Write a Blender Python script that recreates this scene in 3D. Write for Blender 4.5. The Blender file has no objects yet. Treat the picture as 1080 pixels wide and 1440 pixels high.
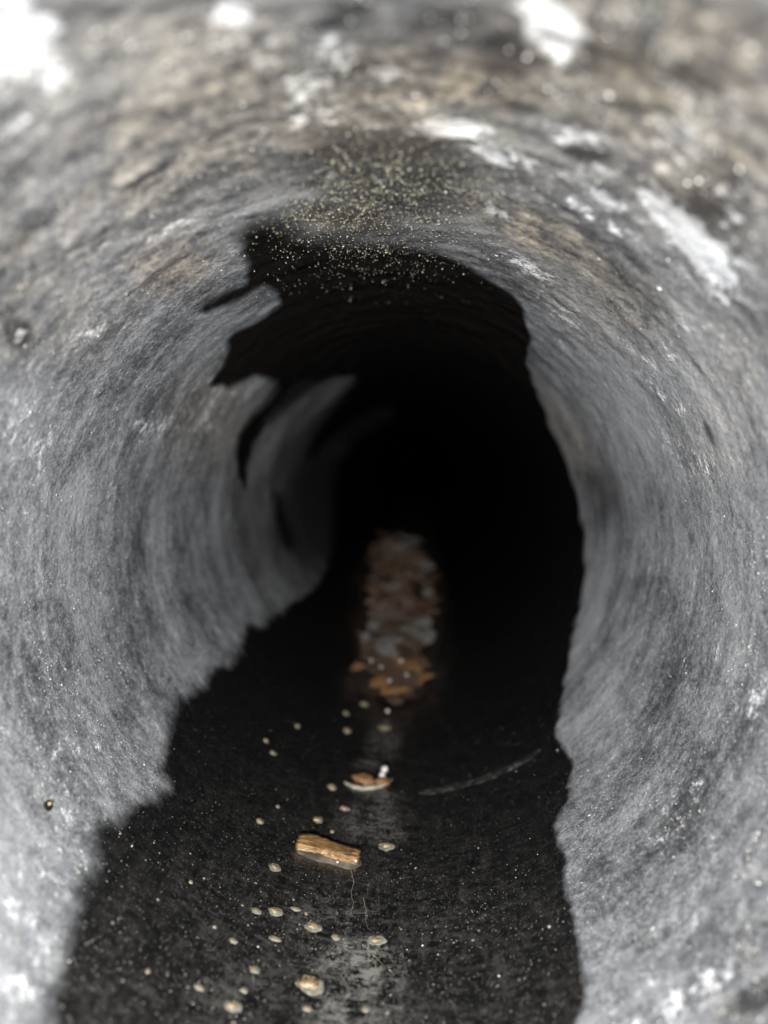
import bpy, bmesh, math, random
import numpy as np
from mathutils import Vector, Matrix, noise as mnoise

rnd = random.Random(7)
rs = np.random.RandomState(11)
scene = bpy.context.scene
COL = scene.collection

# ------------------------------------------------------------------ camera
F = 1082.0                     # focal length in photo pixels (1080 x 1440 frame)
R = 0.075                      # pipe radius, m
CAM = np.array([0.005, 0.0, 0.025])
_a = np.array([50 / F, 70 / F, -1.0]); _a /= np.linalg.norm(_a)      # pipe axis in camera axes
_w = np.array([0.08, 1.0, 0.0])
_u = _w - _w.dot(_a) * _a; _u /= np.linalg.norm(_u)
_x = np.cross(_a, _u)
CFW = np.stack([_x, _a, _u], axis=1)      # camera-from-world
WFC = CFW.T

cd = bpy.data.cameras.new('camera')
cam = bpy.data.objects.new('camera', cd)
COL.objects.link(cam)
cam.matrix_world = Matrix.Translation(Vector(CAM)) @ Matrix([list(r) for r in WFC]).to_4x4()
cd.sensor_width = 36.0
cd.lens = 36.0 * F / 1440.0
cd.clip_start = 0.002
cd.clip_end = 50.0
cd.dof.use_dof = True
cd.dof.focus_distance = 0.175
cd.dof.aperture_fstop = 8.0
scene.camera = cam

# ------------------------------------------------------------------ world, lamp, exposure
wd = bpy.data.worlds.new('World')
scene.world = wd
wd.use_nodes = True
wd.node_tree.nodes['Background'].inputs[0].default_value = (0.5, 0.55, 0.6, 1)
wd.node_tree.nodes['Background'].inputs[1].default_value = 0.0

ld = bpy.data.lights.new('torch_light', 'SPOT')
ld.energy = 10.0
ld.color = (1.0, 0.975, 0.94)
ld.shadow_soft_size = 0.006
ld.spot_size = math.radians(165)
ld.spot_blend = 1.0
lo = bpy.data.objects.new('torch_light', ld)
lo.location = (0.0, -0.12, 0.036)
lo.rotation_euler = (math.radians(90), 0, 0)
COL.objects.link(lo)

scene.view_settings.view_transform = 'Standard'
scene.view_settings.look = 'None'
scene.view_settings.exposure = 0.0
scene.view_settings.gamma = 1.0
scene.render.engine = 'CYCLES'
scene.cycles.use_denoising = True
scene.cycles.denoising_prefilter = 'ACCURATE'
scene.cycles.denoising_input_passes = 'RGB_ALBEDO_NORMAL'
scene.cycles.sample_clamp_direct = 6.0
scene.cycles.max_bounces = 4
scene.cycles.sample_clamp_indirect = 3.0


# ------------------------------------------------------------------ geometry of the view
def project(P):
    q = (P - CAM) @ CFW.T
    d = np.maximum(-q[..., 2], 1e-4)
    return 540 + F * q[..., 0] / d, 720 - F * q[..., 1] / d, -q[..., 2]


def wall_at(u, v):
    """photo pixel -> point on the pipe wall, as (theta, y); theta 0 is the pipe's bottom"""
    d = WFC @ np.array([(u - 540) / F, (720 - v) / F, -1.0])
    a = d[0] ** 2 + d[2] ** 2
    b = 2 * (CAM[0] * d[0] + CAM[2] * d[2])
    c = CAM[0] ** 2 + CAM[2] ** 2 - R * R
    t = (-b + math.sqrt(b * b - 4 * a * c)) / (2 * a)
    p = CAM + d * t
    return math.atan2(p[0], -p[2]), p[1]


def vnoise(shape_t, shape_y, seed):
    g = np.random.RandomState(seed).rand(shape_t, shape_y)

    def f(th, s):          # th in radians (periodic), s any real
        x = (th / (2 * math.pi)) % 1.0 * shape_t
        y = np.asarray(s) % shape_y
        x0 = np.floor(x).astype(int); y0 = np.floor(y).astype(int)
        fx = x - x0; fy = y - y0
        fx = fx * fx * (3 - 2 * fx); fy = fy * fy * (3 - 2 * fy)
        x0 %= shape_t; y0 %= shape_y
        x1 = (x0 + 1) % shape_t; y1 = (y0 + 1) % shape_y
        return (g[x0, y0] * (1 - fx) * (1 - fy) + g[x1, y0] * fx * (1 - fy)
                + g[x0, y1] * (1 - fx) * fy + g[x1, y1] * fx * fy)
    return f


nA, nB, nC, nD = vnoise(9, 64, 1), vnoise(40, 256, 2), vnoise(150, 512, 3), vnoise(60, 1024, 4)


def crust_amount(th):      # lumpy crust sits on the upper half of the pipe
    return np.clip((np.abs(th) - 1.75) / 0.9, 0, 1)


def relief(th, y):
    th = np.asarray(th, float); y = np.asarray(y, float)
    h = 0.0007 * (nA(th, y * 25) - .5) + 0.00022 * (nB(th, y * 190) - .5) + 0.00014 * (nD(th, y * 700) - .5)
    k = crust_amount(th)
    l = np.clip(nB(th + 1, y * 150 + 7) - .45, 0, 1) * np.clip(nC(th, y * 420) + .2, 0, 1)
    return h + k * (0.0011 * l + 0.0003 * (nC(th + .3, y * 500) - .5))


def wall_point(th, y, lift=0.0):
    r = R - relief(th, y) - lift
    return np.stack([np.sin(th) * r, np.asarray(y, float) + 0 * r, -np.cos(th) * r], axis=-1)


def frame(th, y):
    """circumferential, axial, inward vectors and the wall point"""
    n = Vector((-math.sin(th), 0, math.cos(th)))
    e1 = Vector((math.cos(th), 0, math.sin(th)))
    e2 = Vector((0, 1, 0))
    return e1, e2, n, Vector(wall_point(np.array(th), np.array(y)))


# ------------------------------------------------------------------ stains and painted tone: outlines and patches
WET = [(20, 1560), (60, 1440), (85, 1370), (100, 1310), (112, 1250), (128, 1215), (118, 1180), (125, 1160), (165, 1140),
       (215, 1118), (228, 1105), (232, 1060), (245, 1010), (255, 975), (285, 955), (325, 925), (335, 890), (355, 880),
       (385, 865), (405, 850), (425, 840), (445, 825), (458, 800), (466, 770), (470, 735), (469, 690), (478, 650),
       (500, 622), (530, 605), (552, 590), (553, 574), (535, 574), (505, 588), (480, 604), (460, 622), (440, 645),
       (430, 640), (440, 612), (455, 588), (475, 560), (497, 531), (470, 534), (435, 546), (410, 566), (378, 592),
       (358, 622), (348, 655), (345, 690), (334, 670), (330, 640), (338, 612), (355, 584), (378, 560), (388, 545),
       (378, 533), (360, 530), (345, 535), (330, 541), (318, 546), (310, 541), (295, 543), (304, 522), (318, 500),
       (322, 478), (330, 467), (345, 461), (375, 445), (394, 427), (390, 411), (370, 403), (350, 412), (320, 430),
       (290, 442), (278, 438), (290, 427), (320, 412), (345, 397), (348, 372), (340, 350), (328, 328), (350, 310),
       (380, 306), (420, 322), (440, 330), (500, 328), (560, 334), (610, 350), (640, 365), (680, 388), (720, 413), (738, 438),
       (746, 478), (740, 510), (755, 550), (775, 600), (795, 650), (812, 700), (822, 750), (823, 800), (815, 850),
       (803, 900), (795, 950), (785, 1000), (783, 1030), (800, 1065), (800, 1110), (785, 1150), (780, 1180),
       (795, 1210), (800, 1250), (812, 1290), (820, 1330), (825, 1380), (815, 1440), (800, 1560), (780, 2200), (-60, 2200)]
BLADE = [(384, 688), (395, 700), (405, 738), (412, 764), (408, 776), (398, 765), (389, 735)]


def sdf(poly, U, V):
    """signed distance in photo pixels, positive inside"""
    P = np.array(poly, float)
    best = np.full(U.shape, 1e12)
    inside = np.zeros(U.shape, bool)
    for i in range(len(P)):
        x0, y0 = P[i]; x1, y1 = P[(i + 1) % len(P)]
        dx, dy = x1 - x0, y1 - y0
        t = np.clip(((U - x0) * dx + (V - y0) * dy) / (dx * dx + dy * dy), 0, 1)
        best = np.minimum(best, (U - x0 - t * dx) ** 2 + (V - y0 - t * dy) ** 2)
        if dy != 0:
            c = ((y0 > V) != (y1 > V)) & (U < dx * (V - y0) / dy + x0)
            inside ^= c
    d = np.sqrt(best)
    return np.where(inside, d, -d)


# (u, v, half width, half height, turn in degrees clockwise, strength) of each patch in photo pixels
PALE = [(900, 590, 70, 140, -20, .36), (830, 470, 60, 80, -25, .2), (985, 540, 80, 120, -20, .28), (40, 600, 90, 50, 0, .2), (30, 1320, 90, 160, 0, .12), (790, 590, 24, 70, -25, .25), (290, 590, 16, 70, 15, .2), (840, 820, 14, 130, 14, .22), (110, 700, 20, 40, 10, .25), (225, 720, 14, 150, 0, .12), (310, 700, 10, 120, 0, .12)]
GLOOM = [(970, 1190, 110, 160, 0, .2), (445, 720, 60, 110, 0, .55), (505, 595, 55, 34, -25, .6), (420, 590, 40, 60, 20, .15), (1000, 130, 180, 160, 0, .2), (640, 90, 300, 70, 0, .15), (260, 800, 140, 220, 0, .10), (200, 720, 70, 120, 0, .10), (370, 800, 70, 90, 0, .12), (940, 80, 200, 110, 10, .22), (850, 700, 30, 70, -12, .22), (180, 1000, 50, 60, 0, .12), (950, 850, 60, 180, 0, .06), (720, 60, 100, 60, 0, .15), (80, 190, 120, 40, -15, .12)]  # darker wall tone; the deep left patches paint in light falloff
LIME = [(985, 650, 60, 14, 35, .5), (935, 560, 70, 12, 40, .42), (1010, 480, 60, 16, 40, .42), (855, 250, 50, 16, 20, .5), (560, 180, 70, 16, 5, .45), (120, 470, 70, 14, -20, .4), (180, 600, 60, 10, -15, .38), (60, 1150, 60, 40, 0, .3), (90, 1050, 60, 24, 20, .3), (20, 60, 60, 60, 0, 1.5), (60, 95, 40, 38, 0, 1.0), (20, 150, 30, 50, 0, .55), (322, 15, 45, 22, 0, 1.0), (350, 60, 55, 45, 20, .55),
        (440, 140, 55, 45, 0, .6), (425, 155, 34, 22, 0, .9), (465, 75, 40, 28, 20, .6), (775, 40, 34, 58, -38, 1.35), (640, 178, 46, 18, 8, 1.1), (800, 188, 62, 17, 12, .95),
        (690, 217, 40, 15, 25, 1.0), (735, 225, 40, 14, 20, .7), (985, 345, 26, 90, -38, 1.25), (925, 290, 40, 16, 45, 1.0), (1010, 400, 20, 50, -40, .7), (850, 275, 90, 13, 28, .55),
        (830, 300, 70, 9, 32, .6), (700, 299, 26, 10, 30, .9), (742, 374, 55, 10, 32, .65), (795, 445, 65, 11, 38, .5), (960, 205, 45, 40, 30, .7), (1000, 130, 50, 30, 30, .5), (1040, 280, 40, 45, 0, .7),
        (1000, 1382, 120, 20, -34, .55), (1062, 1335, 40, 16, -40, .6), (900, 1440, 90, 22, -20, .5), (1070, 1010, 22, 70, 0, .5), (970, 1130, 22, 60, 40, .35),
        (30, 605, 70, 40, 0, .5), (10, 480, 60, 60, 0, .25), (290, 585, 14, 62, 14, .5), (345, 550, 14, 24, 40, .45), (230, 600, 30, 12, -30, .5),
        (150, 690, 14, 46, 15, .3), (40, 1330, 70, 170, 12, .4), (130, 350, 80, 30, -20, .35), (230, 330, 70, 24, -25, .3),  # the tall lower-left patch is a broad paler area
        (560, 105, 55, 20, 0, .55), (930, 490, 50, 24, 40, .3), (960, 640, 60, 18, 35, .45), (840, 570, 20, 60, -30, .3), (480, 250, 40, 20, 0, .4)]
WARM = [(430, 165, 80, 55, 0, .6), (560, 140, 130, 70, 0, .8), (660, 120, 110, 45, 0, .9), (300, 100, 130, 90, 0, .5),
        (110, 320, 220, 110, -10, .35), (60, 430, 120, 80, 0, .35), (240, 370, 70, 40, -20, .7), (470, 312, 50, 14, 0, .8), (920, 90, 230, 120, 0, .55),
        (1000, 230, 110, 90, 30, .5), (760, 335, 90, 32, 25, .8), (850, 420, 110, 60, 35, .4), (200, 250, 160, 50, -20, .5),
        (800, 610, 24, 60, -30, .5), (300, 590, 60, 60, 0, .4), (1020, 560, 70, 120, 0, .3), (30, 90, 20, 10, 0, .5), (250, 160, 200, 130, 0, .4)]
DIRT = [(490, 22, 60, 30, 0, .9), (520, 95, 44, 13, 0, .9), (625, 30, 80, 30, 0, .8), (715, 75, 60, 45, 10, .9), (830, 60, 90, 50, 20, .6),
        (960, 100, 120, 55, 20, .6), (870, 130, 60, 40, 0, .5), (1005, 290, 55, 34, 40, 1.0), (825, 215, 42, 16, 8, 1.1), (730, 150, 44, 20, 0, .7), (580, 90, 40, 16, 0, .5),
        (25, 468, 24, 24, 0, 1.2), (100, 205, 60, 30, -10, .25), (150, 240, 120, 30, -15, .2), (500, 300, 130, 30, 4, .85), (545, 245, 140, 75, 8, 1.15), (400, 325, 60, 30, 0, .7), (420, 345, 60, 40, 0, .3),
        (250, 350, 60, 30, -20, .3), (860, 700, 22, 60, -12, .55), (275, 690, 60, 10, -6, .4), (440, 690, 44, 120, 10, .95), (500, 600, 60, 30, -25, 1.0), (455, 745, 40, 60, 0, .8), (395, 640, 14, 60, 20, .6), (390, 760, 34, 70, 10, .5), (350, 740, 24, 80, 0, .4), (300, 780, 40, 60, 0, .3), (100, 730, 80, 70, 0, .25), (320, 650, 30, 50, 0, .3),
        (950, 590, 60, 10, 55, .5), (1000, 610, 26, 8, 60, .8), (130, 900, 40, 60, 0, .3), (160, 960, 30, 40, 0, .25), (930, 720, 70, 80, 0, .25), (1062, 1402, 60, 22, -35, 1.2),
        (660, 110, 60, 20, 0, .4), (400, 60, 40, 20, 0, .3), (340, 150, 60, 30, 0, .3), (870, 400, 70, 26, 35, .35), (960, 1390, 50, 10, -30, .3)]
SILT = [(470, 1420, 420, 260, 0, .20), (500, 1400, 90, 120, 0, .4), (508, 1362, 56, 40, 12, 1.5), (490, 1420, 70, 34, 0, 1.0), (540, 1045, 22, 26, 0, .6), (520, 1155, 50, 30, 0, .5), (540, 1122, 26, 9, 0, .7),
        (545, 1175, 40, 14, 0, .4), (520, 1075, 24, 8, 0, .5), (470, 1300, 90, 60, 0, .35), (360, 1390, 150, 60, 0, .3), (600, 1330, 120, 80, 0, .18), (300, 1300, 120, 90, 0, .12)]


def patches(lst, U, V):
    out = np.zeros(U.shape)
    for u, v, a, b, deg, s in lst:
        c, n = math.cos(math.radians(deg)), math.sin(math.radians(deg))
        dx, dy = U - u, V - v
        p = (dx * c + dy * n) / a; q = (-dx * n + dy * c) / b
        d2 = p * p + q * q
        out = np.maximum(out, s * np.exp(-0.9 * d2 ** 1.3))
    return out


# ------------------------------------------------------------------ helpers: objects, materials
def link(name, me, mat=None, parent=None):
    o = bpy.data.objects.new(name, me)
    COL.objects.link(o)
    if mat is not None:
        me.materials.clear(); me.materials.append(mat)
    if parent is not None:
        o.parent = parent
    return o


def tag(o, label=None, cat=None, group=None, kind=None):
    if label: o['label'] = label
    if cat: o['category'] = cat
    if group: o['group'] = group
    if kind: o['kind'] = kind
    return o


def np_mesh(name, V, Fc, smooth=True):
    me = bpy.data.meshes.new(name)
    V = np.asarray(V, np.float32); Fc = np.asarray(Fc, np.int32)
    k = Fc.shape[1]
    me.vertices.add(len(V)); me.vertices.foreach_set('co', V.ravel())
    me.loops.add(Fc.size); me.loops.foreach_set('vertex_index', Fc.ravel())
    me.polygons.add(len(Fc))
    me.polygons.foreach_set('loop_start', np.arange(0, Fc.size, k, dtype=np.int32))
    me.polygons.foreach_set('use_smooth', np.full(len(Fc), smooth, bool))
    me.update(calc_edges=True)
    return me


class G:
    """small node-graph helper"""
    def __init__(self, name):
        self.m = bpy.data.materials.new(name); self.m.use_nodes = True
        self.t = self.m.node_tree; self.b = self.t.nodes['Principled BSDF']
        self.tc = self.t.nodes.new('ShaderNodeTexCoord').outputs['Object']

    def _in(self, sock, v):
        if isinstance(v, bpy.types.NodeSocket): self.t.links.new(v, sock)
        else: sock.default_value = v

    def node(self, ty, ins=None, out=0, **kw):
        n = self.t.nodes.new(ty)
        for k, v in kw.items(): setattr(n, k, v)
        for k, v in (ins or {}).items(): self._in(n.inputs[k], v)
        return n.outputs[out]

    def attr(self, name): return self.node('ShaderNodeAttribute', out='Fac', attribute_name=name)

    def map(self, sc, off=(0, 0, 0)):
        return self.node('ShaderNodeMapping', {'Vector': self.tc, 'Scale': sc, 'Location': off})

    def noise(self, scale, detail=4, rough=.55, vec=None, dist=0):
        return self.node('ShaderNodeTexNoise', {'Vector': vec or self.tc, 'Scale': scale, 'Detail': detail, 'Roughness': rough, 'Distortion': dist})

    def math(self, op, a, b=0.0, c=0.0, clamp=False):
        return self.node('ShaderNodeMath', {0: a, 1: b, 2: c}, operation=op, use_clamp=clamp)

    def step(self, x, lo, hi, a=0.0, b=1.0):
        return self.node('ShaderNodeMapRange', {'Value': x, 'From Min': lo, 'From Max': hi, 'To Min': a, 'To Max': b}, interpolation_type='SMOOTHSTEP')

    def mix(self, f, a, b, blend='MIX'):
        n = self.t.nodes.new('ShaderNodeMix'); n.data_type = 'RGBA'; n.blend_type = blend
        self._in(n.inputs[0], f)
        for i, v in ((6, a), (7, b)):
            self._in(n.inputs[i], v if isinstance(v, bpy.types.NodeSocket) else (*v, 1))
        return n.outputs[2]

    def fmix(self, f, a, b):
        n = self.t.nodes.new('ShaderNodeMix'); n.data_type = 'FLOAT'
        self._in(n.inputs[0], f); self._in(n.inputs[2], a); self._in(n.inputs[3], b)
        return n.outputs[0]

    def bump(self, h, dist, strength=1.0, normal=None):
        ins = {'Height': h, 'Distance': dist, 'Strength': strength}
        if normal is not None: ins['Normal'] = normal
        return self.node('ShaderNodeBump', ins)

    def set(self, **kw):
        for k, v in kw.items():
            k = {'color': 'Base Color', 'rough': 'Roughness', 'spec': 'Specular IOR Level', 'normal': 'Normal', 'coat': 'Coat Weight', 'coatr': 'Coat Roughness'}[k]
            self._in(self.b.inputs[k], v if isinstance(v, bpy.types.NodeSocket) or not isinstance(v, tuple) else (*v, 1))
        return self.m


def pipe_material():
    g = G('pipe_wall_scale')
    iso = g.map((1, 1.1, 1))                    # spots drawn out a little along the pipe
    ring2 = g.map((11, 300, 11), (3, 1, 2))         # tide lines drawn out around it
    nbig = g.noise(34, 3, .6, iso)
    nmid = g.noise(150, 4, .66, iso)
    nspot = g.noise(520, 3, .75, g.map((1, .7, 1), (1, 2, 5)))
    nfine = g.noise(1500, 2, .7, g.map((1, .7, 1)))
    wob0 = g.map((1, .6, 1))
    cell = g.node('ShaderNodeTexVoronoi', {'Vector': wob0, 'Scale': 1700.0}, out='Distance')
    fleck = g.math('MULTIPLY', g.step(cell, .42, .12), g.step(nspot, .46, .60))
    streak = g.noise(1.0, 5, .68, ring2)
    smear = g.noise(300, 2, .6, g.map((1, 0.22, 1), (8, 3, 1)))   # drawn out along the pipe
    edge = g.noise(80, 2, .5)
    rag = g.attr('rag')
    edge2 = g.noise(700, 2, .6)

    wet = g.attr('wet')
    e = g.math('ADD', g.math('MULTIPLY', g.math('SUBTRACT', edge, .5), .12), g.math('MULTIPLY', g.math('SUBTRACT', edge2, .5), .02))
    soft = g.attr('soft')
    e = g.math('MULTIPLY', e, rag)
    e = g.math('ADD', e, g.math('MULTIPLY', g.math('SUBTRACT', streak, .5), g.attr('lobe')))
    wetm = g.step(g.math('DIVIDE', g.math('ADD', wet, e), soft), -1, 1)

    wob = g.map((1, .6, 1), (2, 3, 4))
    # dry chalky deposit
    crust = g.attr('crust')
    t = g.math('ADD', .5, g.math('MULTIPLY', g.math('SUBTRACT', nmid, .5), g.fmix(crust, .8, 1.6)))
    t = g.math('ADD', t, g.math('MULTIPLY', g.math('SUBTRACT', streak, .5), g.fmix(crust, .6, .4)))
    t = g.math('ADD', t, g.attr('pale'))  # lighter and darker tone, including the painted falloff
    t = g.math('ADD', t, g.math('MULTIPLY', fleck, .38))
    t = g.math('ADD', t, g.math('MULTIPLY', g.math('SUBTRACT', nbig, .5), 1.15))
    t = g.math('ADD', t, g.math('MULTIPLY', g.math('SUBTRACT', nspot, .5), .75))
    t = g.math('ADD', t, g.math('MULTIPLY', g.math('SUBTRACT', nfine, .5), .8))
    base = g.mix(g.step(t, -.05, 1.05), (.045, .048, .052), g.mix(crust, (.42, .437, .465), (.30, .298, .295)))
    warm = g.math('MULTIPLY', g.attr('warm'), g.step(g.math('ADD', nmid, g.math('MULTIPLY', nspot, .6)), .5, 1.05), clamp=True)
    base = g.mix(warm, base, g.mix(g.step(g.math('ADD', g.math('MULTIPLY', nspot, .6), g.math('MULTIPLY', nmid, .4)), .36, .64), (.15, .11, .075), (.66, .57, .42)))
    d = g.math('ADD', g.attr('dirt'), g.math('MULTIPLY', g.math('SUBTRACT', nmid, .5), 1.3))
    d = g.math('ADD', d, g.math('MULTIPLY', g.math('SUBTRACT', nspot, .5), .8))
    d = g.math('ADD', d, g.math('MULTIPLY', g.math('SUBTRACT', nfine, .5), .6))
    dm = g.step(d, .25, .95)
    base = g.mix(g.math('MULTIPLY', dm, .88), base, g.mix(g.attr('warm'), (.028, .029, .031), (.06, .045, .034)))
    l = g.math('ADD', g.attr('lime'), g.math('MULTIPLY', g.math('SUBTRACT', nmid, .5), 2.3))
    l = g.math('ADD', l, g.math('MULTIPLY', g.math('SUBTRACT', nspot, .5), 1.9))
    l = g.math('ADD', l, g.math('MULTIPLY', g.math('SUBTRACT', nfine, .5), .6))
    lm = g.step(l, .42, .98)
    base = g.mix(lm, base, g.mix(g.attr('warm'), (.82, .84, .87), (.82, .78, .70)))

    # wet bare plastic with a film of fine silt
    sp = g.step(g.noise(1700, 2, .5, g.map((1, .5, 1), (2, 2, 2))), .58, .72)
    fl = g.step(g.math('ADD', g.math('ADD', g.math('MULTIPLY', nspot, .4), g.math('MULTIPLY', nfine, .3)), g.math('MULTIPLY', smear, .3)), .44, .66)
    sil = g.attr('silt')
    film = g.math('ADD', g.math('MULTIPLY', sp, g.math('ADD', g.math('MULTIPLY', sil, .7), .10)),
                  g.math('MULTIPLY', fl, g.math('ADD', g.math('MULTIPLY', sil, .9), .012)), clamp=True)
    ripple = g.noise(1.0, 4, .6, g.map((260, 620, 260), (1, 5, 9)))
    film = g.math('ADD', film, g.math('MULTIPLY', g.math('MULTIPLY', sil, .55), g.step(ripple, .45, .66)))
    crack = g.node('ShaderNodeTexVoronoi', {'Vector': wob, 'Scale': 130.0}, out='Distance', feature='DISTANCE_TO_EDGE')
    film = g.math('ADD', film, g.math('MULTIPLY', g.math('MULTIPLY', g.step(crack, .022, .0), g.step(nmid, .5, .62)), g.math('MULTIPLY', sil, .9)), clamp=True)
    black = g.mix(film, (.0065, .0065, .0068), (.20, .195, .18))
    color = g.mix(wetm, base, black)

    # relief too fine to model
    cb = g.node('ShaderNodeTexVoronoi', {'Vector': wob, 'Scale': 850.0}, out='Distance', feature='F1')
    hd = g.math('MULTIPLY', cb, -.5)
    hd = g.math('ADD', g.math('MULTIPLY', hd, g.step(nmid, .3, .65, .25, 1.0)), g.math('ADD', g.math('MULTIPLY', nspot, .7), g.math('MULTIPLY', fleck, .3)))
    hd = g.math('ADD', hd, g.math('MULTIPLY', lm, .5))
    h = g.fmix(wetm, hd, g.math('ADD', g.math('MULTIPLY', nfine, .2), g.math('MULTIPLY', film, .3)))
    nrm = g.bump(h, .00045, .6)
    return g.set(color=color, rough=g.fmix(wetm, .62, .24), spec=g.fmix(wetm, .45, .5), normal=nrm)


def grit_material(name, a, b, rough=.35, sc=900):
    g = G(name)
    n = g.node('ShaderNodeTexWhiteNoise', {'Vector': g.node('ShaderNodeVectorMath', {0: g.tc, 3: 1.0}, operation='SCALE')}, out='Value')
    n = g.noise(sc, 1, .5)
    c = g.mix(g.step(n, .38, .62), a, b)
    return g.set(color=c, rough=rough, spec=.6)


def stone_material(name, a, b, c, sc=500, rough=.3, bd=.0003):
    g = G(name)
    n = g.noise(sc, 4, .6); m = g.noise(sc * 3.1, 3, .6)
    col = g.mix(g.step(n, .38, .62), a, b)
    col = g.mix(g.math('MULTIPLY', g.step(m, .55, .68), .8), col, c)
    return g.set(color=col, rough=g.step(m, .3, .7, rough, rough + .25), spec=.6, normal=g.bump(m, bd, .8))


def wood_material(name, a, b, dark, axis_scale, sc=900):
    g = G(name)
    v = g.map(axis_scale)
    n = g.noise(sc, 5, .65, v); m = g.noise(sc * .35, 3, .6)
    col = g.mix(g.step(n, .32, .62), a, b)
    col = g.mix(g.math('MULTIPLY', g.step(m, .50, .68), .7), col, dark)
    return g.set(color=col, rough=.5, spec=.55, normal=g.bump(n, .0006, .9), coat=.12, coatr=.2)


M_PIPE = pipe_material()
M_PALE = grit_material('pale_mineral_grain', (.20, .20, .19), (.52, .515, .48), .3, 1500)
M_TAN = grit_material('tan_mineral_grain', (.15, .14, .10), (.40, .375, .285), .35, 1500)
M_GLINT = grit_material('glint_crumb', (.40, .39, .36), (.72, .71, .67), .3, 900)
M_GREY = grit_material('grey_silt_grain', (.05, .05, .047), (.30, .29, .26), .3, 1500)
M_PEB = stone_material('tan_grit_stone', (.27, .19, .10), (.34, .27, .17), (.11, .055, .024))
M_CREAM = stone_material('cream_silt_ring', (.17, .158, .125), (.32, .30, .245), (.07, .058, .04), 700, .3, .00015)
M_WOOD = wood_material('wet_orange_wood', (.15, .07, .025), (.24, .13, .055), (.07, .032, .013), (1, 1, 1))
M_BEAD = stone_material('glint_white_bead', (.34, .335, .32), (.42, .415, .40), (.26, .25, .235), 800, .12, .00005)  # whitish colour also paints in the glint on wet drops
M_FL = [stone_material('wet_brown_flake', (.036, .021, .012), (.115, .066, .038), (.010, .007, .005), 160, .3, .0012),
        stone_material('rusty_orange_flake', (.18, .085, .028), (.27, .14, .055), (.06, .026, .01), 160, .3, .0012),
        stone_material('pale_grey_flake', (.11, .108, .10), (.16, .155, .145), (.06, .052, .044), 160, .3, .0012),
        stone_material('dusky_pink_flake', (.10, .07, .058), (.14, .10, .085), (.05, .032, .024), 160, .3, .0012)]


# ------------------------------------------------------------------ the pipe
NT, Y0, Y1, NY = 960, 0.012, 4.0, 640
th = np.linspace(-math.pi, math.pi, NT, endpoint=False)
ys = np.concatenate([[-0.03, -0.01, 0.002], np.exp(np.linspace(math.log(Y0), math.log(Y1), NY))])
NYT = len(ys)
TH, YY = np.meshgrid(th, ys, indexing='ij')
PV = wall_point(TH.ravel(), YY.ravel())
U, V, D = project(PV)
front = (D > 0.02)
U = np.where(front, U, 5000.); V = np.where(front, V, 5000.)
Rpix = np.maximum(np.hypot(U - 590, V - 690), 25.)
wet = sdf(WET, U, V)
wet = np.maximum(wet, sdf(BLADE, U, V))
wet = np.clip(wet / Rpix, -.5, .5)
wet[~front] = np.where(np.abs(TH.ravel()[~front]) < .55, .3, -.3)
lobe = np.clip((U - 350) / 60, 0, 1) * np.clip((580 - U) / 20, 0, 1) * np.clip((V - 515) / 25, 0, 1) * np.clip((800 - V) / 40, 0, 1)
soft = np.where(U > 690, .012, np.where(V > 850, .034, .016)) + .04 * lobe + .13 * np.exp(-((U - 500) / 140) ** 2 - ((V - 318) / 42) ** 2)
rag = np.where(V > 850, np.where(U > 690, .7, 1.0), np.where(U > 690, .45, .40))
lobe = lobe * .32
crust = np.clip((430 - V + .25 * (U - 540)) / 260, 0, 1) * front
i = np.arange(NT)[:, None]; j = np.arange(NYT - 1)[None, :]
i2 = (i + 1) % NT
quads = np.stack([i * NYT + j, i2 * NYT + j, i2 * NYT + j + 1, i * NYT + j + 1], axis=-1).reshape(-1, 4)
pipe_me = np_mesh('drain_pipe', PV, quads[:, ::-1])
for nm, arr in (('wet', wet), ('lime', patches(LIME, U, V)), ('warm', patches(WARM, U, V)),
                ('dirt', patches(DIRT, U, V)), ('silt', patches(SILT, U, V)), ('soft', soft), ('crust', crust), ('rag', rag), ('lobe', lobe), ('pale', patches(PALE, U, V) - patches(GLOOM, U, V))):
    at = pipe_me.attributes.new(nm, 'FLOAT', 'POINT')
    at.data.foreach_set('value', np.asarray(arr, np.float32))
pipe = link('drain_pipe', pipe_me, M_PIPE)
tag(pipe, 'long round black drain pipe seen from inside, walls crusted with grey chalky scale', 'pipe')

# outer skin with the pipe's wall thickness
TO = 72
oth = np.linspace(-math.pi, math.pi, TO, endpoint=False)
prof = [(-0.03, R - .001), (-0.034, R + .003), (-0.03, R + .006), (4.0, R + .006), (4.0, R - .001)]
ov = [(math.sin(t) * r, y, -math.cos(t) * r) for t in oth for y, r in prof]
of = [[a * 5 + b, a * 5 + b + 1, ((a + 1) % TO) * 5 + b + 1, ((a + 1) % TO) * 5 + b] for a in range(TO) for b in range(4)]
gp = G('black_pipe_plastic'); M_OUT = gp.set(color=gp.mix(gp.noise(60), (.012, .012, .013), (.03, .03, .03)), rough=.45)
link('outer_shell', np_mesh('outer_shell', ov, of), M_OUT, pipe)

# joint beads: low ridges left at the pipe joints
g_ = G('silt_dusted_ridge')
gn = g_.noise(500, 4, .65)
M_RIDGE = g_.set(color=g_.mix(g_.step(gn, .45, .72), (.010, .010, .010), (.13, .128, .12)), rough=.5, normal=g_.bump(gn, .0006))


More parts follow.
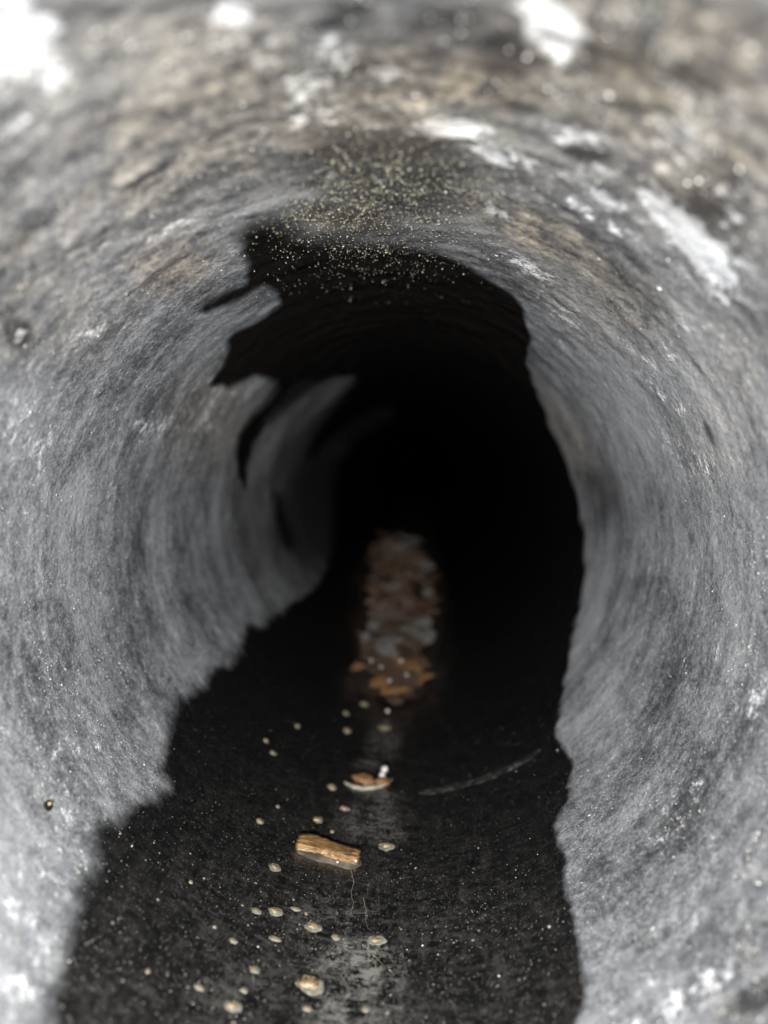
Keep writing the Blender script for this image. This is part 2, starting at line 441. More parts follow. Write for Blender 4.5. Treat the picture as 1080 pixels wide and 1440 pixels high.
def joint_bead(yc, t0, t1, hgt, wid):
    n, k = 160, 8
    vs, fs = [], []
    for a in range(n + 1):
        f = a / n; t = t0 + (t1 - t0) * f
        tp = math.sin(math.pi * f) ** .5 * (.75 + .5 * mnoise.noise(Vector((t * 9, yc * 50, 1))))
        for b in range(k + 1):
            s = b / k
            y = yc + (s - .5) * wid + .0007 * mnoise.noise(Vector((t * 7, 2, yc * 90)))
            vs.append(wall_point(np.array(t), np.array(y), hgt * tp * math.sin(math.pi * s) - .0002))
    for a in range(n):
        for b in range(k):
            q = a * (k + 1) + b
            fs.append([q, q + k + 1, q + k + 2, q + 1])
    return link('joint_bead', np_mesh('joint_bead', np.array(vs), np.array(fs)[:, ::-1]), M_RIDGE, pipe)


ta, ya = wall_at(596, 1113); tb, yb = wall_at(760, 1062)
joint_bead(ya, ta - .05, tb + .03, .0006, .0065)
joint_bead(1.15, 1.2, 2.9, .002, .02)


# ------------------------------------------------------------------ fine mineral grains (beyond counting)
OCT_V = np.array([(1, 0, 0), (-1, 0, 0), (0, 1, 0), (0, -1, 0), (0, 0, 1), (0, 0, -1)], float)
OCT_F = np.array([(0, 2, 4), (2, 1, 4), (1, 3, 4), (3, 0, 4), (2, 0, 5), (1, 2, 5), (3, 1, 5), (0, 3, 5)])


def walls_at(u, v):
    d = np.stack([(u - 540) / F, (720 - v) / F, -np.ones_like(u)], -1) @ WFC.T
    a = d[:, 0] ** 2 + d[:, 2] ** 2
    b = 2 * (CAM[0] * d[:, 0] + CAM[2] * d[:, 2])
    c = CAM[0] ** 2 + CAM[2] ** 2 - R * R
    t = (-b + np.sqrt(b * b - 4 * a * c)) / (2 * a)
    p = CAM + d * t[:, None]
    return np.arctan2(p[:, 0], -p[:, 2]), p[:, 1]


def grains(name, mat, th, y, size, label):
    n = len(th)
    c = wall_point(th, y, size * .25)
    e1 = np.stack([np.cos(th), 0 * th, np.sin(th)], -1)
    nn = np.stack([-np.sin(th), 0 * th, np.cos(th)], -1)
    e2 = np.tile([0., 1., 0.], (n, 1))
    a = rs.rand(n) * 6.283
    f1 = e1 * np.cos(a)[:, None] + e2 * np.sin(a)[:, None]
    f2 = -e1 * np.sin(a)[:, None] + e2 * np.cos(a)[:, None]
    k = OCT_V[None] * (1 + .45 * (rs.rand(n, 6, 1) - .5)) + .35 * (rs.rand(n, 6, 3) - .5)
    sx = size * (.75 + .7 * rs.rand(n)); sy = size * (.75 + .5 * rs.rand(n)); sz = size * (.5 + .4 * rs.rand(n))
    P = (c[:, None] + k[..., 0:1] * f1[:, None] * sx[:, None, None] + k[..., 1:2] * f2[:, None] * sy[:, None, None]
         + k[..., 2:3] * nn[:, None] * sz[:, None, None])
    Fc = (OCT_F[None] + (np.arange(n) * 6)[:, None, None]).reshape(-1, 3)
    o = link(name, np_mesh(name, P.reshape(-1, 3), Fc, False), mat)
    return tag(o, label, 'grit', kind='stuff')


def sample(n, dens, box=(-120, -120, 1200, 1560)):
    u = box[0] + rs.rand(n) * (box[2] - box[0]); v = box[1] + rs.rand(n) * (box[3] - box[1])
    k = rs.rand(n) < dens(u, v)
    return u[k], v[k]


def clump(th, y, s=1.0):
    return np.clip((nC(th, y * 300 * s) * .6 + nB(th, y * 120 * s) * .6) - .35, 0, 1) * 1.6


def dry(u, v): return sdf(WET, u, v) < -4


# pale specks over the dry walls
u, v = sample(330000, lambda u, v: np.where(dry(u, v), np.clip(np.hypot(u - 590, v - 690) / 600 - .25, .03, 1) ** 1.2, 0) * .9)
t_, y_ = walls_at(u, v)
k = rs.rand(len(t_)) < (np.clip(nB(t_, y_ * 120) * .55 + nC(t_, y_ * 300) * .55 - .58, 0, .25) * 4 + .05) * (np.where(np.abs(t_) > 2.0, .5, 1))
t_, y_ = t_[k], y_[k]
grains('pale_grit', M_PALE, t_, y_, np.minimum(.00008 * np.exp(.5 * rs.randn(len(t_))), .0004), 'pale glittering mineral grains stuck over the dry grey side walls')
# tan grains in the roof of the pipe
u, v = sample(46000, lambda u, v: np.exp(-((u - 525) / 110) ** 2 - ((v - 295) / 75) ** 2) * .8 + .35 * np.exp(-((u - 640) / 90) ** 2 - ((v - 270) / 50) ** 2), (330, 150, 800, 430))
t_, y_ = walls_at(u, v)
k = rs.rand(len(t_)) < .35 + .65 * clump(t_, y_)
t_, y_ = t_[k], y_[k]
grains('tan_grit', M_TAN, t_, y_, np.minimum(.000105 * np.exp(.4 * rs.randn(len(t_))), .0003), 'tan sandy grains stuck in the roof of the pipe above the dark patch')
# added pale crumbs that paint bright glints into the roof near the mouth
u, v = sample(600, lambda u, v: np.clip((520 - v + .3 * (u - 540)) / 500, 0, .9) * np.clip((u - 150) / 500, .1, 1), (-60, -60, 1140, 560))
t_, y_ = walls_at(u, v)
k = dry(u, v) & (rs.rand(len(t_)) < clump(t_, y_) + .1)
t_, y_ = t_[k], y_[k]
grains('glint_crumbs', M_GLINT, t_, y_, np.minimum(.00019 * np.exp(.45 * rs.randn(len(t_))), .0005), 'added white crumbs standing for bright glints on the crusted roof near the mouth of the pipe')
# scattered silt grains on the wet floor
u, v = sample(60000, lambda u, v: np.where(sdf(WET, u, v) > 2, np.clip((v - 880) / 550, 0, 1) ** 1.3, 0) * .30, (0, 850, 900, 1560))
t_, y_ = walls_at(u, v)
k = rs.rand(len(t_)) < .25 + .75 * clump(t_, y_)
t_, y_ = t_[k], y_[k]
grains('silt_grit', M_GREY, t_, y_, np.minimum(.00008 * np.exp(.5 * rs.randn(len(t_))), .0004), 'fine grey silt grains scattered over the wet black floor of the pipe')


# ------------------------------------------------------------------ loose pieces
def local(u, v, w, h):
    """frame at the wall under pixel (u, v) and the real half sizes of a w x h pixel patch there"""
    t, y = wall_at(u, v)
    ta, ya = wall_at(u - w / 2, v); tb, yb = wall_at(u + w / 2, v)
    tc, yc = wall_at(u, v + h / 2); td, yd = wall_at(u, v - h / 2)
    return t, y, max(abs(tb - ta) * R / 2, .0002), max(abs(yd - yc) / 2, .0002)


def empty_at(name, loc):
    o = bpy.data.objects.new(name, None); COL.objects.link(o)
    o.location = loc; o.empty_display_size = .005
    return o


def lump_mesh(name, a, b, c, seed, sub=3, rough=.28, flat=0.0):
    """uneven stone, half sizes a (around), b (along), c (up), base at z = 0"""
    bm = bmesh.new()
    bmesh.ops.create_icosphere(bm, subdivisions=sub, radius=1.0)
    for vt in bm.verts:
        p = vt.co.copy()
        k = 1 + rough * mnoise.noise(p * 1.3 + Vector((seed * 3.1, 0, 0))) + rough * .5 * mnoise.noise(p * 3.3 + Vector((0, seed * 1.7, 0)))
        p *= k
        if flat: p.z = max(-flat, min(flat, p.z)) * .9 + p.z * .1
        vt.co = Vector((p.x * a, p.y * b, (p.z + .55) * c))
    me = bpy.data.meshes.new(name); bm.to_mesh(me); bm.free()
    for p in me.polygons: p.use_smooth = True
    return me


def dome_mesh(name, outline, hgt, e1, e2, n, seed, th0, y0, rings=6):
    """thin film lying on the curved wall: outline is (d around, d along) in metres; returned in coordinates relative to the wall point"""
    P0 = Vector(wall_point(np.array(th0), np.array(y0)))
    vs, fs = [], []
    m = len(outline)

    def pt(x, y, z):
        t = th0 + x / R; yy = y0 + y
        return Vector(wall_point(np.array(t), np.array(yy), z)) - P0
    vs.append(pt(0, 0, hgt))
    for r in range(1, rings + 1):
        f = r / rings
        for x, y in outline:
            z = hgt * (1 - f ** 3) ** .7 * (.85 + .3 * mnoise.noise(Vector((x * 900, y * 900, seed))))
            vs.append(pt(x * f, y * f, z - (.00012 if r == rings else 0)))
    for q in range(m): fs.append((0, 1 + q, 1 + (q + 1) % m))
    for r in range(rings - 1):
        for q in range(m):
            a = 1 + r * m + q; b = 1 + r * m + (q + 1) % m
            fs.append((a, a + m, b + m, b))
    me = bpy.data.meshes.new(name); me.from_pydata(vs, [], fs); me.update()
    for p in me.polygons: p.use_smooth = True
    return me


def orient(o, t, extra=0.0):
    """x around the pipe, y along it, z to its middle"""
    o.rotation_euler = Matrix([(math.cos(t), 0, -math.sin(t)), (0, 1, 0), (math.sin(t), 0, math.cos(t))]).to_euler()


def film(name, u, v, w, h, seed, parent, skew=(0, 0), hgt=.0003):
    t, y, a, b = local(u, v, w, h)
    out = []
    for q in range(28):
        an = q / 28 * 2 * math.pi
        k = 1 + .32 * mnoise.noise(Vector((math.cos(an) * 1.4, math.sin(an) * 1.4, seed * 2.3))) + .16 * mnoise.noise(Vector((math.cos(an) * 4, math.sin(an) * 4, seed * 5.3)))
        out.append((math.cos(an) * a * k + skew[0] * a, math.sin(an) * b * k + skew[1] * b))
    return t, y, dome_mesh(name, out, hgt, None, None, None, seed, t, y)


# (u, v, ring width, ring height, core width, core height, label or None)
SHARED = 'small tan grit stone in a thin cream ring on the wet floor'
STONES = [
    (436, 1382, 44, 28, 33, 20, 'largest speckled tan stone in a broad cream ring, with a dark brown spot'),
    (327, 1413, 30, 17, 16, 10, 'cream ringed tan stone nearest the lower left of the wet floor'),
    (387, 1218, 21, 12, 13, 7, 'ringed tan stone lying just left of and below the orange wood chip'),
    (361, 1279, 18, 9, 9, 5, 'left stone of the row of three ringed stones below the wood chip'),
    (387, 1280, 24, 13, 14, 8, 'middle and largest stone of the row of three ringed stones'),
    (416, 1277, 16, 7, 8, 4, 'right and faintest stone of the row of three ringed stones'),
    (440, 1301, 25, 14, 15, 9, 'golden tan stone in an oval cream ring below the row of three'),
    (387, 1318, 19, 9, 10, 5, 'pale cream stone alone below the row of three stones'),
    (472, 1316, 13, 9, 9, 7, 'ringless tan stone beside the smeared grey silt patch'),
    (528, 1320, 30, 13, 14, 8, 'rightmost ringed stone, at the top of the pale silt patch'),
    (328, 1322, 13, 8, 6, 5, 'whitish small stone left of the pale cream stone'),
    (358, 1362, 18, 11, 10, 6, 'cream stone upper left of the largest speckled stone'),
    (280, 1387, 16, 10, 8, 6, 'whitish stone at the far left of the stones on the wet floor'),
    (343, 1391, 13, 9, 7, 5, 'small ringed stone right of the whitish stone at the far left'), (432, 1417, 14, 9, 9, 6, 'small pale stone directly below the largest speckled stone'), (514, 1417, 12, 11, 7, 6, 'small stone in the lower part of the pale silt patch'),
    (366, 1153, 13, 9, 11, 8, 'round tan stone left of the wood chip'),
    (447, 1151, 15, 11, 13, 9, 'plump orange tan stone just above the wood chip'),
    (543, 1188, 22, 12, 16, 8, 'tan stone with a bright wet bead right of the wood chip'),
    (467, 1106, 14, 9, 12, 8, 'cream stone left of the curled brown flake'),
    (484, 1135, 16, 7, 10, 5, 'flat tan stone between the curled flake and the wood chip'),
    (488, 1027, 12, 9, 11, 8, 'round tan stone below the left edge of the debris heap'),
    (540, 1023, 17, 9, 10, 6, 'oval tan stone below the white bead at the foot of the debris heap'),
    (374, 1041, 9, 7, 8, 6, 'tiny tan stone, upper of a close pair at the upper left of the wet floor'), (384, 1058, 12, 6, 10, 5, 'flat tan stone, lower of a close pair at the upper left of the wet floor'), (418, 1021, 8, 7, 7, 6, 'tiny dim stone far up the floor above the close pair'),
    (208, 1365, 8, 8, 7, 7, 'lone tan stone farthest left on the wet floor'), (268, 1240, 7, 7, 5, 5, 'lone speck of a stone well left of the wood chip'), (467, 1168, 7, 5, 5, 4, 'tiny stone touching the top edge of the wood chip'),
    (391, 1133, 6, 5, 5, 4, 'tiny pale stone above and right of the round tan stone'), (431, 1284, 0, 0, 5, 4, 'tiny bare stone at the right end of the row of three'), (302, 1303, 7, 5, 5, 4, 'tiny stone above and left of the whitish small stone'), (486, 1003, 9, 6, 8, 5, 'small tan stone left of the tip of the debris heap'), (512, 990, 14, 5, 12, 4, 'flat sliver of stone touching the left of the heap tip')]
for q, (u, v, rw, rh, cw, ch, lab) in enumerate(STONES):
    t, y = wall_at(u, v)
    e1, e2, n, P = frame(t, y)
    root = empty_at('grit_stone', P)
    tag(root, lab or SHARED, 'stone', 'grit stones on the wet floor')
    _, _, a, b = local(u, v, cw * (.82 if rw else 1), ch * (.82 if rw else 1))
    core = link('stone_core', lump_mesh('stone_core', a, min(b, a * 1.5), min(a, b) * (.24 if rw > 10 else .40), q, 3, .6), M_PEB, root)
    orient(core, t)
    if rw > 0:
        _, _, me = film('cream_ring', u, v, rw * 1.08, rh * 1.08, q + .5, root, (.10, -.12), .00013)
        link('cream_ring', me, M_CREAM, root)
    if q == 0:
        M_SPOT = stone_material('dark_brown_spot', (.05, .025, .015), (.09, .045, .02), (.02, .01, .01))
        sp = link('dark_spot', lump_mesh('dark_spot', a * .28, b * .32, b * .25, 91, 2), M_SPOT, core)
        sp.location = (a * .62, -b * .12, b * .42)

# the pebble on the dry left wall, its cast shadow laid on as a dark film
t, y = wall_at(68, 1131)
e1, e2, n, P = frame(t, y)
root = empty_at('wall_pebble', P)
tag(root, 'tiny yellow pebble with a painted dark shadow high on the grey left wall', 'stone')
_, _, a, b = local(66, 1130, 8, 9)
core = link('stone_core', lump_mesh('stone_core', a, b, a * 1.3, 33, 3), M_PEB, root); orient(core, t)
g_ = G('painted_shadow'); M_SHADOW = g_.set(color=g_.mix(g_.noise(700), (.006, .006, .006), (.02, .018, .016)), rough=.3)
_, _, me = film('pebble_shadow', 70, 1132, 24, 26, 7.7, root, (.18, -.1), .0004)
link('pebble_shadow', me, M_SHADOW, root)


# the wood chip
def wood_chip():
    ta, ya = wall_at(419, 1186); tb, yb = wall_at(503, 1207)
    A = wall_point(np.array(ta), np.array(ya)); B = wall_point(np.array(tb), np.array(yb))
    mid = Vector((A + B) / 2)
    ax = Vector(B - A); L = ax.length; ax.normalize()
    tm = (ta + tb) / 2
    n = Vector((-math.sin(tm), 0, math.cos(tm)))
    ay = n.cross(ax).normalized()
    az = ax.cross(ay).normalized()
    root = empty_at('wood_chip', mid)
    tag(root, 'ribbed orange brown wood chip lying in the middle of the wet black floor', 'wood chip')
    nx, nc = 90, 44
    W, H = .0060, .0020
    vs, fs = [], []
    for i_ in range(nx + 1):
        s = i_ / nx
        end = min(1, (min(s, 1 - s) / .035)) ** .5 * .25 + .75
        dent = 1 - .10 * math.exp(-((s - .36) / .03) ** 2)
        for c_ in range(nc):
            an = c_ / nc * 2 * math.pi
            cx, cz = math.cos(an), math.sin(an)
            p = 1 / max(abs(cx) ** 5 + abs(cz) ** 5, 1e-9) ** .2       # rounded box section
            x = (s - .5) * L; yy = cx * p * W / 2; z = cz * p * H / 2
            g1 = mnoise.noise(Vector((s * 2.2, an * 3.2 if an < math.pi else (2 * math.pi - an) * 3.2 + 7, 5)))
            g2 = mnoise.noise(Vector((s * 9, cx * 9, cz * 9)))
            k = (1 + .20 * g1 + .12 * g2) * end * dent
            taper = 1 - .12 * s
            sk = .0006 * mnoise.noise(Vector((cx * 4, cz * 4, 2 + (s > .5) * 9)))
            vs.append(ax * (x + sk * (abs(s - .5) > .44) * 2) + ay * (yy * k * taper + .0004 * math.sin(s * 5)) + az * (z * k + H * .42))
    for i_ in range(nx):
        for c_ in range(nc):
            a_ = i_ * nc + c_; b_ = i_ * nc + (c_ + 1) % nc
            fs.append((a_, a_ + nc, b_ + nc, b_))
    vs.append(sum((vs[c_] for c_ in range(nc)), Vector()) / nc)
    vs.append(sum((vs[nx * nc + c_] for c_ in range(nc)), Vector()) / nc)
    for c_ in range(nc):
        fs.append((len(vs) - 2, c_, (c_ + 1) % nc))
        fs.append((len(vs) - 1, nx * nc + (c_ + 1) % nc, nx * nc + c_))
    me = bpy.data.meshes.new('chip_body'); me.from_pydata(vs, [], fs); me.update()
    for p in me.polygons: p.use_smooth = True
    body = link('chip_body', me, wood_material('ribbed_wet_wood', (.12, .06, .018), (.29, .17, .062), (.04, .02, .007), (.16, 1, 1), 1500), root)
    # milky film of water pushed up along its near side
    tc, yc = wall_at(462, 1204)
    px = [(414, 1188), (416, 1197), (430, 1204), (446, 1210), (464, 1213), (478, 1218), (494, 1222), (507, 1219), (512, 1212), (506, 1203), (498, 1196), (470, 1190), (440, 1182), (424, 1180)]
    out = []
    for u, v in px:
        t2, y2 = wall_at(u, v)
        out.append(((t2 - tc) * R, y2 - yc))
    dense = []
    for q in range(len(out)):
        p0, p1, p2, p3 = out[q - 1], out[q], out[(q + 1) % len(out)], out[(q + 2) % len(out)]
        for s in (0, .25, .5, .75):
            dense.append(tuple(.5 * (2 * p1[i_] + (p2[i_] - p0[i_]) * s + (2 * p0[i_] - 5 * p1[i_] + 4 * p2[i_] - p3[i_]) * s * s + (3 * p1[i_] - p0[i_] - 3 * p2[i_] + p3[i_]) * s ** 3) for i_ in (0, 1)))
    fm = link('milky_film', dome_mesh('milky_film', dense, .0004, None, None, None, 3, tc, yc), stone_material('milky_water_film', (.07, .067, .058), (.15, .143, .12), (.05, .045, .038), 260, .15, .0001), root)
    fm.location = Vector(wall_point(np.array(tc), np.array(yc))) - mid
    # wet beads along the near edge
    for u, v, r in ((444, 1195, .00028), (474, 1212, .00036), (500, 1211, .0004)):
        t2, y2 = wall_at(u, v + 4)
        b_ = link('water_bead', lump_mesh('water_bead', r, r, r, u, 2, .05), M_BEAD, root)
        b_.location = Vector(wall_point(np.array(t2), np.array(y2), .0009)) - mid


wood_chip()


# the curled flake higher up the floor
def curled_flake():
    t, y = wall_at(518, 1102)
    P = Vector(wall_point(np.array(t), np.array(y)))
    root = empty_at('curled_flake', P)
    tag(root, 'small curled brown flake cupped in a pale crescent rim, above the wood chip', 'flake')
    pts = [(484, 1099), (489, 1103), (497, 1107), (510, 1109), (524, 1108), (536, 1106), (546, 1101), (552, 1095)]
    bm = bmesh.new()
    rows = []
    for q, (u, v) in enumerate(pts):
        t2, y2 = wall_at(u, v)
        base = Vector(wall_point(np.array(t2), np.array(y2))) - P
        n = Vector((-math.sin(t2), 0, math.cos(t2)))
        w = .00045 * (.5 + math.sin(math.pi * (q + .5) / len(pts)))
        row = []
        for k in range(8):
            an = k / 8 * 2 * math.pi
            row.append(bm.verts.new(base + Vector((0, 1, 0)) * math.cos(an) * w * 1.6 + n * (math.sin(an) * w + w * .5)))
        rows.append(row)
    for a_, b_ in zip(rows, rows[1:]):
        for k in range(8): bm.faces.new((a_[k], a_[(k + 1) % 8], b_[(k + 1) % 8], b_[k]))
    bm.faces.new(rows[0]); bm.faces.new(rows[-1][::-1])
    bmesh.ops.recalc_face_normals(bm, faces=bm.faces)
    me = bpy.data.meshes.new('pale_rim'); bm.to_mesh(me); bm.free()
    for p in me.polygons: p.use_smooth = True
    link('pale_rim', me, M_CREAM, root)
    for (u, v, w, h, c, nm, mat) in ((512, 1098, 34, 14, .0014, 'brown_blade', M_WOOD), (538, 1100, 22, 12, .0010, 'brown_blade', M_WOOD)):
        t2, y2, a, b = local(u, v, w, h)
        o = link(nm, lump_mesh(nm, a, b * .8, c, u, 3, .35), mat, root)
        o.location = Vector(wall_point(np.array(t2), np.array(y2))) - P
        orient(o, t2)
        o.rotation_euler.rotate_axis('Z', -.45)
    for u, v, r, lift in ((537, 1095, .0011, .0008), (540, 1095, .0012, .0026)):
        t2, y2 = wall_at(u, v)
        b_ = link('white_bead', lump_mesh('white_bead', r, r, r, u, 2, .15), M_BEAD, root)
        b_.location = Vector(wall_point(np.array(t2), np.array(y2), lift)) - P
        orient(b_, t2)


curled_flake()

# pale rootlets on the wet floor
g_ = G('pale_rootlet'); M_ROOT = g_.set(color=g_.mix(g_.noise(900), (.16, .15, .11), (.30, .28, .21)), rough=.5)


def rootlet(px, r, label):
    bm = bmesh.new(); rows = []
    t, y = wall_at(*px[0]); P = Vector(wall_point(np.array(t), np.array(y)))
    dense = []
    for (u0, v0), (u1, v1) in zip(px, px[1:]):
        for s in range(6):
            f = s / 6
            dense.append((u0 + (u1 - u0) * f + rnd.uniform(-.8, .8), v0 + (v1 - v0) * f))
    for q, (u, v) in enumerate(dense):
        t2, y2 = wall_at(u, v)
        n = Vector((-math.sin(t2), 0, math.cos(t2))); e = Vector((math.cos(t2), 0, math.sin(t2)))
        base = Vector(wall_point(np.array(t2), np.array(y2))) - P
        rr = r * (1 - .6 * q / len(dense)) * rnd.uniform(.7, 1.2)
        rows.append([bm.verts.new(base + e * math.cos(k * 1.2566) * rr + n * (math.sin(k * 1.2566) * rr + rr * .5)) for k in range(5)])
    for a_, b_ in zip(rows, rows[1:]):
        for k in range(5): bm.faces.new((a_[k], a_[(k + 1) % 5], b_[(k + 1) % 5], b_[k]))
    bmesh.ops.recalc_face_normals(bm, faces=bm.faces)
    me = bpy.data.meshes.new('rootlet'); bm.to_mesh(me); bm.free()
    o = link('rootlet', me, M_ROOT); o.location = P
    tag(o, label, 'rootlet', 'pale rootlets on the wet floor')


rootlet([(494, 1222), (498, 1240), (494, 1255), (497, 1270), (492, 1288)], .00008, 'pale crooked rootlet running down from the right end of the wood chip')
rootlet([(511, 1262), (515, 1278), (514, 1292), (518, 1306)], .00007, 'short pale rootlet right of the longer crooked one')
rootlet([(524, 1340), (535, 1352), (548, 1372)], .00006, 'thin pale rootlet slanting across the grey silt patch')


# ------------------------------------------------------------------ the debris heap down the pipe
def flake_mesh(seed):
    r_ = random.Random(seed)
    m = 16
    out = []
    corners = [r_.uniform(.72, 1.2) for _ in range(r_.choice((4, 5, 6)))]
    for q in range(m):
        an = q / m * 2 * math.pi
        w = q / m * len(corners); c0 = int(w); fr = w - c0
        k = corners[c0] * (1 - fr) + corners[(c0 + 1) % len(corners)] * fr
        k *= 1 - .22 * math.sin(math.pi * fr) + r_.uniform(-.12, .12)
        out.append((math.cos(an) * k, math.sin(an) * k))
    vs, fs = [], []
    for lv, (f, z) in enumerate(((.86, -.5), (1.0, -.2), (.98, .3), (.80, .5), (.4, .55))):
        for x, y in out:
            vs.append((x * f, y * f, z + .7 * mnoise.noise(Vector((x * f * 1.7, y * f * 1.7, seed + 5)))))
    for lv in range(4):
        for q in range(m):
            a_ = lv * m + q; b_ = lv * m + (q + 1) % m
            fs.append((a_, b_, b_ + m, a_ + m))
    fs.append(tuple(range(m))[::-1]); fs.append(tuple(4 * m + q for q in range(m)))
    me = bpy.data.meshes.new('debris_flake'); me.from_pydata(vs, [], fs); me.update()
    return me


FM = [flake_mesh(s) for s in range(16)]
for a_, me in enumerate(FM): me.materials.append(M_FL[0])


def flake(u, v, lift, wpx, hpx, mi, label, tilt=None):
    """a flake whose middle shows at pixel (u, v), lying `lift` metres above the pipe's floor"""
    d = WFC @ np.array([(u - 540) / F, (720 - v) / F, -1.0])
    zf = -R + lift
    tt = (zf - CAM[2]) / d[2]
    p = CAM + d * tt
    z = tt
    o = bpy.data.objects.new('debris_flake', FM[rnd.randrange(16)])
    COL.objects.link(o)
    a = wpx / 2 * z / F
    b = a * rnd.uniform(.55, .95)
    o.location = p; o.scale = (a, b, max(hpx / F * z * .5, a * .22))
    o.rotation_euler = (rnd.uniform(-.1, .7) if tilt is None else tilt, rnd.uniform(-.4, .4), rnd.uniform(-.5, .5))
    o.material_slots[0].link = 'OBJECT'; o.material_slots[0].material = M_FL[mi]
    tag(o, label, 'flake', 'flakes of the debris heap')
    return o


BROWN = 'wet dark brown flake wedged among others in the debris heap down the pipe'
ORANGE = 'rusty orange flake at the near foot of the debris heap'
flake(592, 896, .012, 44, 20, 2, 'broad pale grey flake on the right of the debris heap')
flake(545, 917, .012, 40, 24, 2, 'grey flake in the middle of the heap, left of the broad pale one')
flake(514, 898, .012, 18, 26, 2, 'narrow upright grey flake on the left edge of the debris heap')
flake(527, 880, .013, 28, 16, 2, 'small grey flake above the narrow upright one in the heap')
flake(548, 866, .014, 62, 14, 3, 'long pinkish flake lying across the heap above the grey ones')
flake(551, 970, .005, 46, 12, 1, 'bright orange flake at the very foot of the debris heap')
flake(584, 957, .006, 26, 8, 1, 'thin orange sliver sticking out right at the foot of the heap')
flake(503, 938, .006, 20, 9, 1, 'small orange chip out on the left foot of the heap')
flake(555, 984, .003, 30, 10, 0, 'dark brown tip of the heap just above the white bead')
TONE = {0: 'dark brown', 1: 'rusty orange', 2: 'dull grey', 3: 'pinkish brown'}
seen = {}


def heap_label(u, v, m_, lo_, hi_, w=30):
    s = (u - lo_) / (hi_ - lo_)
    side = 'left edge' if s < .2 else 'left half' if s < .4 else 'right edge' if s > .8 else 'right half' if s > .6 else 'middle'
    size = 'broad' if w > 42 else 'narrow' if w < 28 else 'medium'
    band = 'the heap foot' if v > 948 else 'the heap just above its foot' if v > 922 else 'the grey band' if v > 890 else 'the heap above the grey band'
    return '%s %s debris flake, %s of %s' % (size, TONE[m_], side, band)


for q in range(18):
    f = q / 17
    lo_, hi_ = 508 + 14 * f, 604 - 10 * f
    u = lo_ + (hi_ - lo_) * ((q * .382 + .15) % 1) * .8 + 8
    v = 924 + 46 * f
    m_ = 1 if q % 3 == 1 else 0
    w = rnd.uniform(22, 46)
    flake(u, v, .010 - .006 * f, w, rnd.uniform(5, 9), m_, heap_label(u, v, m_, lo_, hi_, w))
far = []
for q in range(90):
    f = (q + rnd.random()) / 90
    v = 922 - 172 * f ** .9
    lo_ = float(np.interp(v, [750, 800, 860, 900, 930], [528, 514, 508, 503, 500])) + rnd.uniform(-6, 10)
    hi_ = float(np.interp(v, [750, 775, 800, 850, 900, 930], [590, 602, 616, 626, 612, 606])) + rnd.uniform(-14, 6)
    w = rnd.uniform(20, 54) * (1 - .4 * f)
    u = lo_ + w * .3 + (hi_ - lo_ - w * .6) * ((q * .618) % 1)
    m_ = 2 if q % 7 == 0 else 3 if q % 4 == 2 else 0
    o = flake(u, v, .010 + .010 * f + rnd.uniform(-.002, .003), w, rnd.uniform(3, 8), m_, heap_label(u, v, m_, lo_, hi_, w))
    if v < 862: far.append(o)
# beyond a few hand's breadths the heap blurs into one mass: those flakes are one mesh
fv, ff, fm_ = [], [], []
bpy.context.view_layer.update()
for o in far:
    k0 = len(fv)
    mi = M_FL.index(o.material_slots[0].material)
    fv += [o.matrix_world @ vt.co for vt in o.data.vertices]
    for p in o.data.polygons:
        ff.append([k0 + i_ for i_ in p.vertices]); fm_.append(mi)
    bpy.data.objects.remove(o)
me = bpy.data.meshes.new('far_debris'); me.from_pydata(fv, [], ff)
for m_ in M_FL: me.materials.append(m_)
me.polygons.foreach_set('material_index', fm_); me.update()
o = bpy.data.objects.new('far_debris', me); COL.objects.link(o)
tag(o, 'blurred far mass of dark brown debris receding into the black of the pipe', 'debris', kind='stuff')

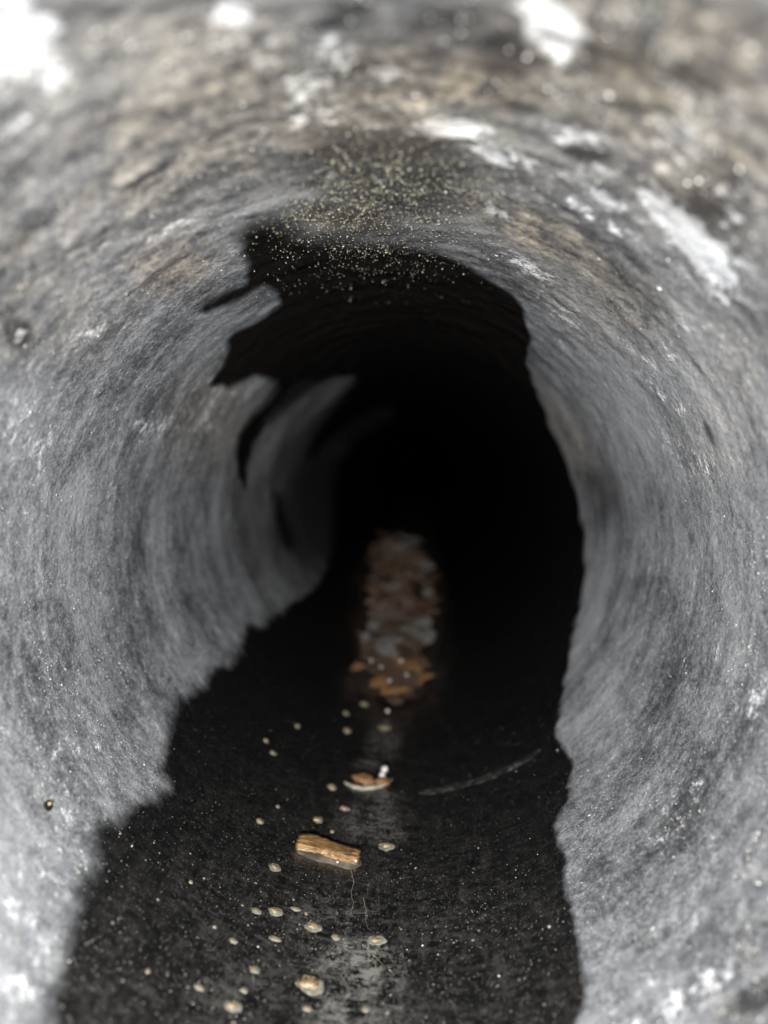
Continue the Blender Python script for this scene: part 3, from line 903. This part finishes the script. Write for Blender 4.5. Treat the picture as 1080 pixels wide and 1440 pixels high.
# the silt the flakes are bedded in
bv, bf = [], []
NB, NL = 24, 60
y_a = wall_at(555, 985)[1]
for l_ in range(NL + 1):
    f = l_ / NL
    y = y_a + (1.9 - y_a) * f ** 1.6
    half = .012 + .022 * min(1, f * 3)
    top = .004 + .010 * min(1, f * 2.2)
    xo = (wall_at(560, 900)[0]) * R
    for b_ in range(NB + 1):
        s = b_ / NB * 2 - 1
        t = (xo + s * half) / R
        h = top * (1 - s * s) ** .8 * min(1, f * 14 + .12) + .0025 * mnoise.noise(Vector((s * 3, y * 60, 1))) * (1 - s * s) - .0006
        bv.append(wall_point(np.array(t), np.array(y), h))
for l_ in range(NL):
    for b_ in range(NB):
        q = l_ * (NB + 1) + b_
        bf.append([q, q + 1, q + NB + 2, q + NB + 1])
M_BED = stone_material('dark_wet_silt', (.018, .012, .009), (.035, .024, .017), (.01, .007, .005), 220, .3, .001)
tag(link('silt_bed', np_mesh('silt_bed', np.array(bv), np.array(bf)), M_BED), 'dark wet silt bank the debris flakes are bedded in along the pipe floor', 'silt', kind='stuff')

# wet beads on the heap, their glints put into the whitish colour
BEADS = [(545, 1000, 12, .002, 'bright white bead on the bare floor just below the debris heap'),
         (522, 929, 9, .012, 'leftmost pale bead on the orange foot of the heap'), (536, 938, 9, .011, 'pale bead just right of and below the leftmost one on the heap'),
         (564, 929, 10, .012, 'largest pale bead on the upper right of the orange foot of the heap'), (548, 957, 9, .009, 'lowest pale bead, in the middle of the orange foot of the heap'),
         (572, 949, 9, .010, 'rightmost pale bead on the orange foot of the heap'), (470, 977, 8, .001, 'dim bead on the dark floor left of the heap'),
         (479, 993, 8, .001, 'dim bead just below the other dim bead left of the heap')]
for u, v, w, lift, lab in BEADS:
    d = WFC @ np.array([(u - 540) / F, (720 - v) / F, -1.0])
    tt = (-R + lift - CAM[2]) / d[2]
    r = w / 2 * tt / F * .45
    o = link('wet_bead', lump_mesh('wet_bead', r, r, r, u, 3, .06), M_BEAD)
    o.location = CAM + d * tt
    o.location.z -= r * .5
    tag(o, lab, 'bead', 'pale beads about the debris heap')
